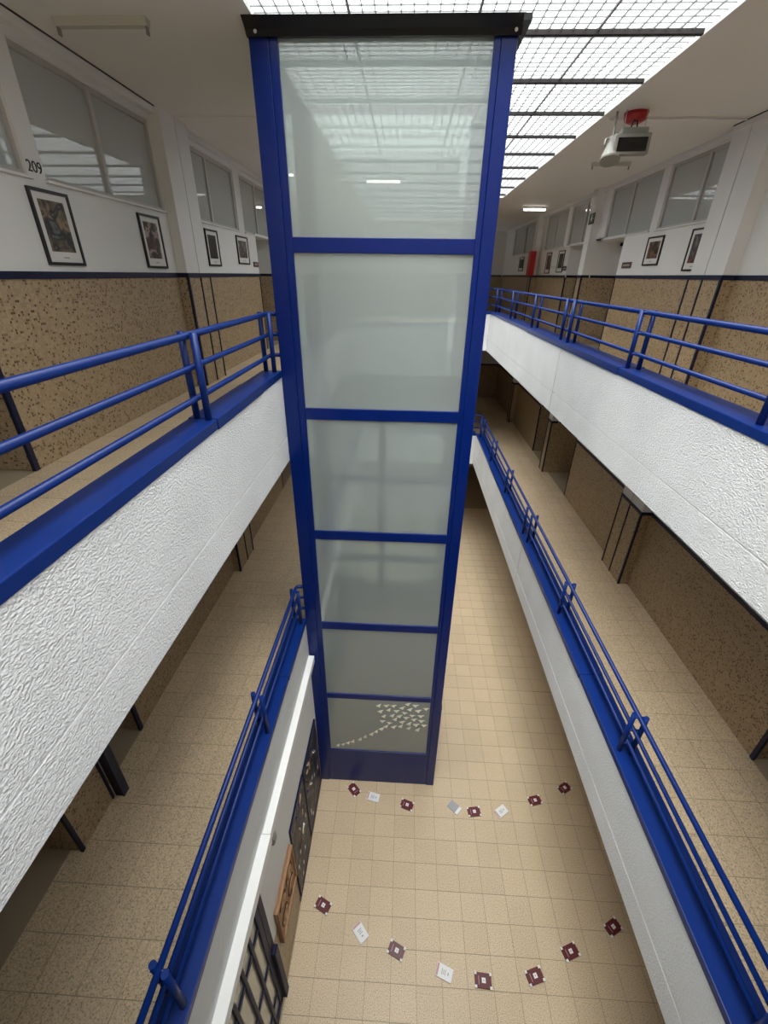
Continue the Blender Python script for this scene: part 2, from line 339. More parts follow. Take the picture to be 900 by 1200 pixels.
def make_wall(side, lvl):
    S = SIDES[side]; s = S['s']; X = S['wall']; XC = S['col']
    zf = {'upper': FLOOR+S['dz'], 'middle': FLOOR+S['dz']-3.5, 'ground': GROUND}[lvl]
    zc = {'upper': CEIL, 'middle': -1.76+S['dz'], 'ground': -5.26+S['dz']}[lvl]
    zb0 = zf + 1.447; zb1 = zf + 1.503
    root = thing('wall_%s_%s' % (side, lvl), (X, 7, zf), 'corridor wall with tan mosaic dado and white plaster, %s %s' % (lvl, side), kind='structure')
    zs = zf + 2.19                    # window sill
    ztop = zf + 3.085
    wins = WINS[side] if lvl == 'upper' else []
    T = 0.14
    def stack(y0, y1, xa, xb, top, band=True):
        build(box(xa, xb, y0, y1, zf, zb0), 'mosaic_dado', 'mosaic', root)
        if top > zb0: build(box(xa, xb, y0, y1, zb0, top), 'plaster', 'plaster', root)
    def band(y0, y1, x):
        build(box(x, x - s*0.012, y0, y1, zb0, zb1), 'dado_band', 'band', root)
    def bead(y, x, yw=0.022):
        build(box(x + s*0.02, x - s*0.012, y - yw/2, y + yw/2, zf, zb0), 'corner_bead', 'band', root)
    top = zs if lvl == 'upper' else zc
    for (a, b) in LAY_WALL:
        stack(a, b, X, X + s*T, top); band(a, b, X)
    bead(3.3, X, 0.05); bead(10.3-0.012, X); bead(13.55, X, 0.03)
    for (a, b) in LAY_COL:
        dbl = b - a > 0.6
        if dbl:
            for (c, d) in ((a, 6.992), (7.008, b)):
                stack(c, d, XC, X + s*T, zc)
            build(box(XC + s*0.02, X + s*T, 6.992, 7.008, zf, zc), 'expansion_joint', 'joint', root)
            bead(7.0, XC, 0.026)
        else:
            stack(a, b, XC, X + s*(0.619 if a > 10 or a < 3 else T), zc)
        band(a - 0.012, b + 0.012, XC)
        for yy in (a - 0.012, b):
            build(box(XC - s*0.012, X, yy, yy + 0.012, zb0, zb1), 'dado_band', 'band', root)
        bead(a + 0.006, XC, 0.034); bead(b - 0.006, XC, 0.026)
    XD = X + s*0.62
    for (a, b) in LAY_ALC:            # door recesses
        stack(a, b, XD, XD + s*0.1, top)
        for y, y2 in ((b, b + 0.06), (a, a - 0.06)):
            if any(abs(y - e) < 0.01 for c in LAY_COL for e in c): continue
            build(box(X + s*T, XD, y, y2, zf, zb0), 'mosaic_dado', 'mosaic', root)
            build(box(X + s*T, XD, y, y2, zb0, zs), 'plaster', 'plaster', root)
        build(box(X + s*0.03, XD - s*0.0, b - 0.012, b, zb0, zb1), 'dado_band', 'band', root)
        build(box(X, XD + s*0.1, a, b, zs, zs + 0.03), 'recess_soffit', 'plaster', root)
        w = min(0.86, (b - a) - 0.16); yc = (a + b)/2
        d = build(box(XD - s*0.03, XD - s*0.001, yc - w/2, yc + w/2, zf + 0.005, zf + 2.08), 'door_leaf', 'doorleaf', root, 0.004)
        build(MB().tube([(XD - s*0.03, yc + w/2 - 0.09, zf + 1.02), (XD - s*0.08, yc + w/2 - 0.09, zf + 1.02), (XD - s*0.085, yc + w/2 - 0.2, zf + 1.02)], 0.011, 8), 'door_handle', 'bolt', d)
        build(box(XD - s*0.06, XD, a, b, zf + 2.09, zf + 2.15), 'door_lintel', 'band', root)
    if lvl == 'upper':
        build(box(X, X + s*T, Y0, Y1, ztop, CEIL), 'plaster', 'plaster', root)
        # cornice trunking along the ceiling edge
        build(box(X - s*0.0, X - s*(0.085 if side == 'left' else 0.19), Y0, 7.35, CEIL - 0.075, CEIL), 'cornice', 'plaster', root, 0.006)
        build(box(X - s*0.0, X - s*0.06, 7.37, Y1, CEIL - 0.075, CEIL), 'cornice', 'plaster', root, 0.006)
        cx_ = X - s*(0.085 if side == 'left' else 0.19)
        build(box(cx_, cx_ - s*0.006, Y0, 7.35, CEIL - 0.012, CEIL), 'gap_shade_strip', 'joint', root)  # solid dark strip stands in for the shade between cornice and ceiling
        ys = [Y0] + [q for w in wins for q in w[:2]] + [Y1]
        for i in range(0, len(ys), 2):
            if ys[i+1] - ys[i] > 0.01: build(box(X, X + s*T, ys[i], ys[i+1], zs, ztop), 'plaster_pier', 'plaster', root)
        return [(side, a, b, m, zs, ztop, X, s, T) for a, b, m in wins]
    return []
winlist = []
for sd in ('left', 'right'):
    for lv in ('upper', 'middle', 'ground'):
        if sd == 'left' and lv == 'ground': continue
        winlist += make_wall(sd, lv)
for i, (sd, a, b, m, zs, zt, X, s, T) in enumerate(winlist):
    w = thing('window_%d' % (i+1), (X + s*0.06, (a+b)/2, zs), 'aluminium classroom window high in %s corridor wall, number %d from the viewer' % (sd, i+1 if sd == 'left' else i-6), kind='structure')
    f = MB(); x0, x1 = X + s*0.03, X + s*0.085
    f.box(x0, x1, a, b, zs, zs + 0.035); f.box(x0, x1, a, b, zt - 0.045, zt); f.box(x0, x1, a, a + 0.035, zs + 0.035, zt - 0.045); f.box(x0, x1, b - 0.035, b, zs + 0.035, zt - 0.045)
    build(f, 'window_frame', 'alu', w)
    build(box(x0 - s*0.004, x1, m - 0.03, m + 0.03, zs + 0.035, zt - 0.045), 'mullion', 'alu', w, 0.004)
    build(box(X - s*0.03, X + s*0.03, a - 0.02, b + 0.02, zs - 0.02, zs - 0.0005), 'window_sill', 'plaster', w)
    for (c, d) in ((a + 0.035, m - 0.03), (m + 0.03, b - 0.035)):
        build(box(X + s*0.055, X + s*0.065, c, d, zs + 0.035, zt - 0.045), 'pane', 'glass', w)

# end walls
def end_wall(name, y0, y1, z0, z1, label, dado=True):
    r = thing(name, (0.5, y0, z0), label, kind='structure')
    if dado:
        build(box(-3.9, 5.0, y0, y1, z0 - 0.2, z0 + 1.447), 'mosaic_dado', 'mosaic', r)
        yb = y0 - 0.012 if y0 > 0 else y1
        build(box(-3.1, 4.2, yb, yb + 0.012, z0 + 1.447, z0 + 1.503), 'dado_band', 'band', r)
        build(box(-3.8, 4.9, y0, y1, z0 + 1.447, z1), 'plaster', 'plaster', r)
    return r
end_wall('wall_far_upper', Y1, Y1 + 0.2, FLOOR, CEIL, 'end wall of the upper corridor')
end_wall('wall_far_middle', 20.47, 20.7, FLOOR - 3.5, -1.5, 'end wall of the middle corridor')
end_wall('wall_far_ground', 20.47, 20.7, GROUND, -5.0, 'end wall of the ground floor hall')
end_wall('wall_near_upper', Y0 - 0.2, Y0, FLOOR, CEIL, 'wall behind the viewer, upper floor')
end_wall('wall_near_middle', Y0 - 0.2, Y0, FLOOR - 3.5, -1.5, 'wall behind the viewer, middle floor')
end_wall('wall_near_ground', Y0 - 0.2, Y0, GROUND, -5.0, 'wall behind the viewer, ground floor')

# ------------------------------------------------------------------ floors with terrazzo tiles
TS = 0.35; GAP = 0.006
tme = None
def tile_mesh(w, d):
    mb = MB(); mb.box(-w/2, w/2, -d/2, d/2, -ZO, -ZO + 0.006)
    me = bpy.data.meshes.new('tile'); me.from_pydata(mb.v, [], mb.f); me.materials.append(MT['tile']); return me
TM = tile_mesh(TS - GAP, TS - GAP)
def tiles(parent, x0, x1, y0, y1, z, pick, joint=True):
    """terrazzo tiles laid from x0; whole ones picked as single parts, the rest in one part"""
    rest = MB(); n = 0; cache = {}
    j = 0; y = y0
    rows = []
    ystart = 7.0 - math.ceil((7.0 - y0)/TS)*TS
    y = ystart
    while y < y1 - 0.02:
        x = x0
        while x < x1 - 0.02:
            a, b = x, min(x + TS, x1); c, d = max(y, y0), min(y + TS, y1)
            if d - c > 0.03 and b - a > 0.03:
                gy0 = 0.006 if abs(c - 7.0) < 0.02 else 0; gy1 = 0.006 if abs(d - 7.0) < 0.02 else 0
                cx, cy = (a+b)/2, (c+d)/2
                if pick(cx, cy) and n < 300:
                    key = (round(b-a, 3), round(d-c, 3))
                    if key not in cache: cache[key] = TM if key == (TS, TS) else tile_mesh(b-a-GAP, d-c-GAP)
                    link_copy(cache[key], 'tile', (cx, cy, z - 0.006), parent); n += 1
                else:
                    rest.box(a + GAP/2, b - GAP/2, c + GAP/2 + gy0, d - GAP/2 - gy1, z - 0.006, z)
            x += TS
        y += TS
    if rest.v:
        o = build(rest, 'tile_field', 'tile', parent); o['kind'] = 'stuff'
    return n
def slab(name, x0, x1, y0, y1, z, label, thick=0.30):
    o = build(box(x0, x1, y0, y1, z - thick, z - 0.006), name, 'grout'); tag(o, label, kind='structure'); return o
g = slab('floor_ground', -3.9, 5.0, Y0, 20.5, GROUND, 'beige terrazzo tiled floor of the ground floor hall')
def vis_ground(x, y):
    if y < 1.3: return False
    if y < 4.8: return -1.4 < x < 3.0 + 0.2*y
    return 0.75 < x < 3.3 and y < 12.0
tiles(g, -1.31, 4.24, 0.0, 16.0, GROUND, vis_ground)
for sd, S in SIDES.items():
    s = S['s']
    for lv, dz in LV.items():
        zf = FLOOR + S['dz'] + dz
        xi, xo = S['xcap'] - s*0.02, S['wall']
        o = slab('floor_%s_%s' % (sd, lv), S['xf'] + s*0.102, xo + s*0.72, Y0, 22.4 if lv == 'upper' else 20.5, zf, 'beige terrazzo tiled floor of the %s %s walkway' % (lv, sd))
        a, b = min(xi, xo), max(xi, xo)
        if lv == 'upper' and sd == 'right': pick = lambda x, y: False
        elif sd == 'left': pick = lambda x, y: 0.8 < y < 12
        else: pick = lambda x, y: 0.8 < y < 17.2
        tiles(o, a, b, 0.0, 20.48, zf, pick)
        if sd == 'left': build(box(-1.43, -1.33, 4.75, 6.75, zf - 0.3, zf - 0.001), 'threshold', 'tile', o)
        # ceiling under the slab
        c = build(box(S['xf'] + s*0.102, xo + s*0.72, Y0, 22.4 if lv == 'upper' else 20.5, zf - 0.395, zf - 0.301), 'ceiling_%s_below_%s' % (sd, lv), 'ceiling')
        tag(c, 'white ceiling under the %s %s walkway' % (lv, sd), kind='structure')
# cross walkways at both ends of the well
for lv, dz in LV.items():
    zf = FLOOR + dz
    for nm, ya, yb in (('far', FAR + 0.2, 20.45), ('near', Y0, -0.2)):
        o = slab('floor_%s_%s' % (nm, lv), -1.6, 2.6, ya, yb, zf, 'terrazzo cross walkway floor at the %s end, %s level' % (nm, lv))
        tiles(o, -1.6, 2.6, ya, yb, zf, lambda x, y: False)
        c = build(box(-1.6, 2.6, ya, yb, zf - 0.395, zf - 0.301), 'ceiling_%s_below_%s' % (nm, lv), 'ceiling'); tag(c, 'white ceiling under the %s cross walkway, %s level' % (nm, lv), kind='structure')

# ------------------------------------------------------------------ parapets
GV = 0.0035
def parapet_side(sd, lv, y0, y1, label, capseams, joints=()):
    S = SIDES[sd]; s = S['s']; xf = S['xf']; dz = S['dz'] + LV[lv]
    zt, zgv, zb = -0.926 + dz, -1.583 + dz, -1.880 + dz
    zct = -0.852 + dz
    r = thing('parapet', (xf, (y0+y1)/2, zb), label, 'parapet', 'white walkway parapets around the well')
    cuts = [y0] + list(joints) + [y1]
    for a, b in zip(cuts[:-1], cuts[1:]):
        a2 = a + (0.011 if a in joints else 0); b2 = b - (0.011 if b in joints else 0)
        mat = 'fascia' if (sd == 'left' and lv == 'middle') else 'stucco'
        build(box(xf, xf + s*0.10, a2, b2, zgv + 0.008, zt), 'upper_band', mat, r)
        build(box(xf, xf + s*0.10, a2, b2, zb, zgv - 0.008), 'lower_band', mat, r)
    build(box(xf + s*0.012, xf + s*0.10, y0 + 0.01, y1 - 0.01, zb + 0.02, zt), 'core', 'plaster', r)
    build(box(xf + s*0.10, S['xcap'] - s*0.03, y0, y1, FLOOR + dz, zct - 0.02), 'inner_face', 'plaster', r)
    for j in joints: build(box(xf + s*0.008, xf + s*0.011, j - 0.02, j + 0.02, zb + 0.01, zt), 'joint_filler', 'joint', r)
    cs = [y0] + list(capseams) + [y1]
    for i, (a, b) in enumerate(zip(cs[:-1], cs[1:])):
        e = 0.004 if i % 2 else 0.0
        cp = build(box(xf - s*(0.008 + e), S['xcap'] + s*e, a + 0.0015, b - 0.0015, zt - e, zct + e), 'cap', 'blue', r, 0.007)
    return r
parapet_side('right', 'upper', -0.015, FAR, 'rough white parapet with blue cap along the upper right walkway', (5.0, 9.1), (7.0,))
parapet_side('right', 'middle', -0.015, FAR, 'rough white parapet with blue cap along the middle right walkway', (3.9, 8.2), (7.0,))
parapet_side('left', 'upper', -0.015, 4.745, 'rough white parapet with blue cap on the upper left, in front of the lift', (2.95, 4.05))
parapet_side('left', 'middle', -0.015, 4.745, 'smooth white parapet with blue cap on the middle left, in front of the lift', (3.7,))
parapet_side('left', 'upper', 6.75, FAR, 'white parapet with blue cap on the upper left, behind the lift', (), (7.0,))
parapet_side('left', 'middle', 6.75, FAR, 'white parapet with blue cap on the middle left, behind the lift', (), (7.0,))
def parapet_cross(y, s, lv, label):
    dz = LV[lv]
    r = thing('parapet', (0.5, y, -1.88 + dz), label, 'parapet', 'white walkway parapets around the well')
    build(box(-1.32, 2.32, y, y + s*0.10, -1.578 + dz, -0.926 + dz), 'upper_band', 'stucco', r)
    build(box(-1.32, 2.32, y, y + s*0.10, -1.88 + dz, -1.588 + dz), 'lower_band', 'stucco', r)
    build(box(-1.32, 2.32, y + s*0.012, y + s*0.10, -1.86 + dz, -0.926 + dz), 'core', 'plaster', r)
    build(box(-1.32, 2.32, y + s*0.10, y + s*0.24, FLOOR + dz, -0.872 + dz), 'inner_face', 'plaster', r)
    build(box(-1.32, 2.32, y - s*0.008, y + s*0.27, -0.926 + dz, -0.852 + dz), 'cap', 'blue', r, 0.007)
parapet_cross(FAR, 1, 'upper', 'white parapet closing the far end of the well, upper level')
parapet_cross(FAR, 1, 'middle', 'white parapet closing the far end of the well, middle level')
parapet_cross(-0.02, -1, 'upper', 'white parapet under the viewer, upper level')
parapet_cross(-0.02, -1, 'middle', 'white parapet below the viewer, middle level')

# ------------------------------------------------------------------ tubular railings
RZ = (-0.302, -0.497, -0.700)
def railing_side(sd, lv, y0, y1, posts, label, end=None, doubles=()):
    S = SIDES[sd]; s = S['s']; X = S['rail']; dz = S['dz'] + LV[lv]
    r = thing('railing', (X, (y0+y1)/2, -0.852 + dz), label, 'railing', 'blue tubular railings')
    for z in RZ:
        pts = [(X, y0, z + dz), (X, y1, z + dz)]
        if end == 'lift':
            R_ = 0.05; pts = [(X, y0, z + dz)] + [(X + R_*(1 - math.cos(t)), y1 - R_ + R_*math.sin(t), z + dz) for t in (0, .4, .8, 1.2, 1.57)] + [(-1.327, y1, z + dz)]
        elif end == 'far':
            R_ = 0.09; xe = X - s*R_
            pts = [(X, y0, z + dz)] + [(X - s*R_*(1 - math.cos(t)), y1 - R_ + R_*math.sin(t), z + dz) for t in (0, .4, .8, 1.2, 1.57)]
        build(MB().tube(pts, 0.0235 if z == RZ[0] else 0.020, 12), 'rail', 'blue', r)
    for y in posts:
        for o, dy in ((-0.045*1.0, 0.02), (0.055, -0.02)):
            build(MB().tube([(X + o, y + dy, -0.848 + dz), (X + o, y + dy, RZ[0] + dz + 0.024)], 0.024, 12), 'post', 'blue', r)
    for y in doubles:
        build(MB().tube([(X - 0.045, y, -0.848 + dz), (X - 0.045, y, RZ[0] + dz + 0.024)], 0.024, 12), 'post', 'blue', r)
        for o in (-0.045, 0.055):
            build(MB().tube([(X + o, y - 0.32, -0.848 + dz), (X + o, y - 0.32, RZ[0] + dz + 0.024)], 0.024, 12), 'post', 'blue', r)
    for y in posts:
        for z in RZ: build(MB().tube([(X - 0.05, y, z + dz), (X + 0.06, y, z + dz)], 0.012, 8), 'rail_bracket', 'blue', r)
    return r
railing_side('right', 'upper', -0.1, FAR + 0.13, (0.94, 2.93, 4.93, 9.05, 11.0, 12.95), 'blue tubular railing along the upper right walkway', 'far', (7.28,))
railing_side('right', 'middle', -0.1, FAR + 0.13, (0.94, 2.90, 5.0, 9.05, 11.0, 12.95), 'blue tubular railing along the middle right walkway', 'far', (7.28,))
railing_side('left', 'upper', -0.1, 4.79, (0.94, 2.945, 4.66), 'blue tubular railing along the upper left walkway before the lift', 'lift')
railing_side('left', 'middle', -0.1, 4.79, (0.94, 2.965, 4.66), 'blue tubular railing along the middle left walkway before the lift', 'lift')
railing_side('left', 'upper', 6.8, FAR + 0.13, (9.05, 11.0, 12.95), 'blue tubular railing on the upper left behind the lift', 'far')
railing_side('left', 'middle', 6.8, FAR + 0.13, (9.05, 11.0, 12.95), 'blue tubular railing on the middle left behind the lift', 'far')
def railing_cross(y, lv, label):
    dz = LV[lv]; r = thing('railing', (0.5, y, -0.852 + dz), label, 'railing', 'blue tubular railings')
    xa, xb = -1.33, 2.34
    for z in RZ: build(MB().tube([(xa, y, z + dz), (xb, y, z + dz)], 0.0235 if z == RZ[0] else 0.02, 12), 'rail', 'blue', r)
    for x in (-0.6, 1.4):
        for o in (-0.045, 0.055): build(MB().tube([(x, y + o, -0.852 + dz), (x, y + o, RZ[0] + dz + 0.024)], 0.024, 12), 'post', 'blue', r)
railing_cross(FAR + 0.13, 'upper', 'blue tubular railing across the far end of the well, upper level')
railing_cross(FAR + 0.13, 'middle', 'blue tubular railing across the far end of the well, middle level')
railing_cross(-0.15, 'upper', 'blue tubular railing in front of the viewer, upper level')
railing_cross(-0.15, 'middle', 'blue tubular railing below the viewer, middle level')

# ------------------------------------------------------------------ roof, ceiling and skylight
SX = [-1.27, -0.515, 0.475, 1.46, 2.315]
for nm, x0, x1, y0, y1 in (('ceiling_left_upper', -3.9, -1.27, Y0, 6.99), ('ceiling_left_upper_far', -3.9, -1.27, 7.01, Y1 + 0.2), ('ceiling_right_upper', 2.315, 5.0, Y0, 6.99), ('ceiling_right_upper_far', 2.315, 5.0, 7.01, Y1 + 0.2),
                           ('ceiling_far_upper', -1.27, 2.315, FAR, Y1 + 0.2), ('ceiling_near_upper', -1.27, 2.315, Y0 - 0.2, -9.0)):
    o = build(box(x0, x1, y0, y1, CEIL, CEIL + 0.25), nm, 'ceiling'); tag(o, 'grey white corridor ceiling, ' + nm.replace('ceiling_', '').replace('_', ' '), kind='structure')
o = build(box(-3.9, -1.27, 6.99, 7.01, CEIL + 0.006, CEIL + 0.25), 'trim_1', 'joint'); tag(o, 'dark expansion joint across the left ceiling', kind='structure')
o = build(box(2.315, 5.0, 6.99, 7.01, CEIL + 0.006, CEIL + 0.25), 'trim_2', 'joint'); tag(o, 'dark expansion joint across the right ceiling', kind='structure')
sky = thing('window_skylight', (0.5, 6.5, CEIL), 'long skylight of white gridded diffuser sheets between dark bars', kind='structure')
pm = {}
def sheet_mesh(w, d):
    nx, ny = max(1, round(w/0.1)), 10
    cw, cd = w/nx, d/ny; mb = MB(); rb = MB()
    for i in range(nx):
        for j in range(ny):
            x0, y0 = -w/2 + i*cw, -d/2 + j*cd; x1, y1 = x0 + cw, y0 + cd; q = 0.017; h = -0.011; z = -ZO
            mb.add([(x0,y0,z),(x1,y0,z),(x1,y1,z),(x0,y1,z),(x0+q,y0+q,z+h),(x1-q,y0+q,z+h),(x1-q,y1-q,z+h),(x0+q,y1-q,z+h)],
                   [(0,1,5,4),(1,2,6,5),(2,3,7,6),(3,0,4,7),(4,5,6,7)])
    t = 0.0026
    for i in range(nx + 1):
        x = -w/2 + i*cw; rb.box(max(x - t, -w/2), min(x + t, w/2), -d/2, d/2, -ZO - 0.013, -ZO - 0.001)
    for j in range(1, ny):
        y = -d/2 + j*cd; rb.box(-w/2, w/2, y - t*0.6, y + t*0.6, -ZO - 0.0125, -ZO - 0.001)
    a = bpy.data.meshes.new('diffuser_sheet'); a.from_pydata(mb.v, [], mb.f); a.materials.append(MT['skylight'])
    b = bpy.data.meshes.new('rib_grid'); b.from_pydata(rb.v, [], rb.f); b.materials.append(MT['rib'])
    return a, b
ZS = CEIL + 0.045
for j in range(-9, 14):
    ya, yb = (j, j + 1) if j < 13 else (13.0, 13.3)
    ya += 0.02; yb -= 0.02
    if yb > FAR: yb = FAR - 0.001
    for k in range(4):
        xa, xb = SX[k] + 0.006, SX[k+1] - 0.006
        key = (round(xb - xa, 3), round(yb - ya, 3))
        if key not in pm: pm[key] = sheet_mesh(*key)
        c = ((xa+xb)/2, (ya+yb)/2, ZS)
        o = link_copy(pm[key][0], 'diffuser_sheet', c, sky)
        rbo = bpy.data.objects.new('rib_grid', pm[key][1]); C.objects.link(rbo); rbo.parent = o
    if j > -9: build(box(-1.27, 2.315, j - 0.021, j + 0.021, CEIL + 0.006, CEIL + 0.06), 'crossbar', 'bar', sky, 0.003)
for x in SX[1:4]: build(box(x - 0.006, x + 0.006, -9.0, FAR, CEIL + 0.034, CEIL + 0.055), 'sheet_joint', 'alu', sky)
for x0, x1 in ((-1.27, -1.245), (2.29, 2.315)):
    build(box(x0, x1, -9.0, FAR, CEIL + 0.0, CEIL + 0.05), 'edge_trim', 'plaster', sky)

# ------------------------------------------------------------------ the glazed lift tower
LX0, LX1, LY, LB = -1.325, 0.790, 4.75, 6.60
lift = thing('lift_tower', ((LX0+LX1)/2, LY + 0.9, GROUND), 'tall blue framed lift tower with six opal glass panes', 'lift')
GZ = [(1.640, 0.302), (0.175, -1.318), (-1.446, -2.918), (-3.045, -4.487), (-4.613, -6.029), (-6.137, -7.521)]
gx0, gx1 = -1.118+0.022, 0.622-0.012
ZT = 1.66
for (xa, xb) in ((LX0, LX0 + 0.158), (LX1 - 0.125, LX1)):
    for (ya, yb) in ((LY, LY + 0.14), (LB - 0.14, LB)):
        build(box(xa, xb, ya, yb, GROUND, ZT), 'corner_post', 'liftblue', lift, 0.006)
for xa, xb in ((LX0 + 0.160, gx0), (gx1, LX1 - 0.127)):
    build(box(xa, xb, LY + 0.006, LY + 0.10, GROUND + 0.01, ZT), 'glazing_stile', 'liftblue', lift, 0.004)
edges = [(ZT, GZ[0][0])] + [(GZ[i][1], GZ[i+1][0]) for i in range(5)]
for zt, zb in edges:
    build(box(gx0, gx1, LY + 0.008, LY + 0.09, zb, zt), 'transom', 'liftblue', lift, 0.005)
    build(box(LX0 + 0.16, LX1 - 0.127, LB - 0.09, LB - 0.008, zb, zt), 'transom', 'liftblue', lift)
    for x0, x1 in ((LX0 + 0.008, LX0 + 0.09), (LX1 - 0.09, LX1 - 0.008)):
        build(box(x0, x1, LY + 0.14, LB - 0.14, zb, zt), 'transom', 'liftblue', lift)
build(box(LX0 + 0.16, LX1 - 0.127, LY + 0.008, LY + 0.09, GROUND + 0.002, GZ[5][1]), 'base_panel', 'liftblue', lift, 0.005)
for x0, x1 in ((LX0 + 0.008, LX0 + 0.09), (LX1 - 0.09, LX1 - 0.008)):
    build(box(x0, x1, LY + 0.14, LB - 0.14, GROUND + 0.002, GZ[5][1]), 'base_panel', 'liftblue', lift)
build(box(LX0 + 0.16, LX1 - 0.127, LB - 0.09, LB - 0.008, GROUND + 0.002, GZ[5][1]), 'base_panel', 'liftblue', lift)
build(box(LX1 - 0.0, LX1 + 0.012, LY + 0.0, LY + 0.14, GROUND, -6.2), 'post_sleeve', 'liftblue', lift, 0.003)
def opal_pane(b, face):            # opal film on the outer face, clear glass behind it
    o = build(b, 'pane', 'liftglass', lift); o.data.materials.append(MT['clearback'])
    for k, p in enumerate(o.data.polygons): p.material_index = 0 if k == face else 1
for zt, zb in GZ:
    opal_pane(box(gx0, gx1, LY + 0.028, LY + 0.042, zb, zt), 2)
    opal_pane(box(LX0 + 0.16, LX1 - 0.127, LB - 0.05, LB - 0.036, zb, zt), 4)
    opal_pane(box(LX1 - 0.05, LX1 - 0.036, LY + 0.14, LB - 0.14, zb, zt), 3)
    opal_pane(box(LX0 + 0.036, LX0 + 0.05, LY + 0.14, LB - 0.14, zb, zt), 5)
# black roof flashing
hd = MB(); hx0, hx1 = LX0 - 0.005, LX1 + 0.066
hd.prism([(LY - 0.145, 1.708), (LY + 0.16, 1.708), (LY + 0.16, 1.66), (LY - 0.001, 1.628), (LY - 0.03, 1.628), (LY - 0.06, 1.66)], hx0, hx1 - 0.05)
h = build(hd, 'roof_flashing', 'black', lift)
sdm = MB().box(LX1 + 0.001, hx1, LY - 0.14, LB + 0.06, 1.668, 1.708); build(sdm, 'roof_flashing', 'black', lift)
build(box(LX0 - 0.005, LX1 + 0.001, LB - 0.14, LB + 0.06, 1.668, 1.708), 'roof_flashing', 'black', lift)
build(box(LX0 + 0.01, LX1 - 0.0, LY + 0.165, LB - 0.145, 1.672, 1.70), 'added_roof_pane', 'liftglass', lift)  # unseen glass top, added to control the light inside the shaft
for x in (LX0 + 0.075, LX1 - 0.03):
    build(MB().tube([(x, LY - 0.05, 1.652), (x, LY - 0.066, 1.645)], 0.012, 10), 'bolt', 'bolt', h)
cab = build(box(LX0 + 0.35, LX1 - 0.3, LY + 0.80, LB - 0.25, -1.40, 1.05), 'lift_cab', 'cab', None, 0.02)
tag(cab, 'pale lift cab seen dimly behind the upper opal panes of the lift tower', 'lift cab')
pst = build(MB().tube([(-0.235, LY + 0.155, GROUND + 0.01), (-0.235, LY + 0.155, -1.41)], 0.045, 16), 'lift_piston', 'piston')
tag(pst, 'dark vertical piston showing blurred behind the lower opal panes of the lift tower', 'piston')
# folded paper figures stuck on the lowest pane
PB = [(-0.97,-7.4),(-0.88,-7.36),(-0.79,-7.31),(-0.7,-7.27),(-0.57,-7.2),(-0.48,-7.12),(-0.37,-7.03),(-0.285,-6.96),(-0.20,-6.87),(-0.12,-6.8),(-0.06,-6.7),(-0.18,-6.66),(-0.16,-6.54),(-0.22,-6.41),(-0.25,-6.27),(-0.12,-6.26),(0.0,-6.26),(-0.08,-6.37),(0.05,-6.38),(0.14,-6.3),(0.23,-6.2),(0.36,-6.22),(0.27,-6.33),(0.41,-6.35),(0.54,-6.29),(0.19,-6.42),(0.1,-6.51),(-0.02,-6.51),(0.03,-6.6),(0.22,-6.54),(0.32,-6.48),(0.46,-6.48),(0.35,-6.58),(0.48,-6.6),(0.15,-6.66),(0.27,-6.7),(0.39,-6.71),(0.53,-6.72),(0.01,-6.8),(0.13,-6.78),(0.27,-6.82),(0.42,-6.85)]
def paper_mesh():
    v = [(-0.052,-0.004,-0.014),(0.052,-0.004,0.014),(-0.012,-0.036,0.040),(0.016,-0.030,-0.036),(0.0,-0.004,0.0),(0.066,-0.020,0.022)]
    f = [(0,4,2),(4,1,2),(0,3,4),(4,3,1),(1,5,2)]
    me = bpy.data.meshes.new('paper_bird'); me.from_pydata(v, [], f); me.materials.append(MT['origami']); return me
PMESH = paper_mesh()
for i, (x, z) in enumerate(PB):
    o = bpy.data.objects.new('paper_bird', PMESH); C.objects.link(o)
    o.location = (x, LY + 0.027, z + ZO); o.rotation_euler = (0, random.uniform(-0.5, 0.5) - (0.35 if i < 10 else 0), 0); o.scale = (random.uniform(0.85, 1.1),)*3
    if i < 10: tag(o, 'cream folded paper bird in the trailing line on the lowest lift pane', 'paper bird', 'paper birds in the trailing line')
    else: tag(o, 'cream folded paper bird in the dense flock on the lowest lift pane', 'paper bird', 'paper birds in the flock')

# ------------------------------------------------------------------ ground floor wall below the left parapet
XW = -1.326; gw = thing('wall_left_ground', (XW, 2.4, GROUND), 'white ground floor wall with beige dado below the left walkway', kind='structure')
zdl = -7.0; zu = -5.44
DY0, DY1 = 0.0, 1.96           # glazed door
build(box(XW, XW - 0.15, DY1 + 0.04, 4.86, zdl, zu), 'plaster', 'plaster', gw)
build(box(XW, XW - 0.15, DY1 + 0.04, 4.86, GROUND, zdl), 'mosaic_dado', 'mosaic', gw)
build(box(XW - 0.0, XW - 0.15, Y0, 0.0, GROUND, zu), 'plaster', 'plaster', gw)
build(box(XW - 0.15, XW - 2.5, Y0, 20.5, zu - 0.06, zu), 'hall_soffit', 'ceiling', gw)
build(box(XW, XW - 0.15, 4.9, 20.5, GROUND, zu), 'plaster', 'plaster', gw)
build(box(XW + 0.012, XW, 2.9, 4.74, GROUND, GROUND + 0.10), 'skirting', 'kick', gw)
dr = thing('door_1', (XW, 1.0, GROUND), 'dark blue framed glazed doors with a grid of panes, ground floor left', kind='structure')
xd0, xd1 = XW - 0.06, XW - 0.002
build(box(XW + 0.05, XW - 0.14, DY1 - 0.06, DY1 + 0.04, GROUND, -7.0), 'door_jamb', 'doorblue', dr, 0.006)
build(box(XW + 0.005, XW - 0.14, DY1 - 0.06, DY1 + 0.04, -7.0, zu), 'door_jamb', 'doorblue', dr, 0.006)
vy = [DY1 - 0.06 - 0.03] + [1.65 - 0.2175*k for k in range(0, 8)]
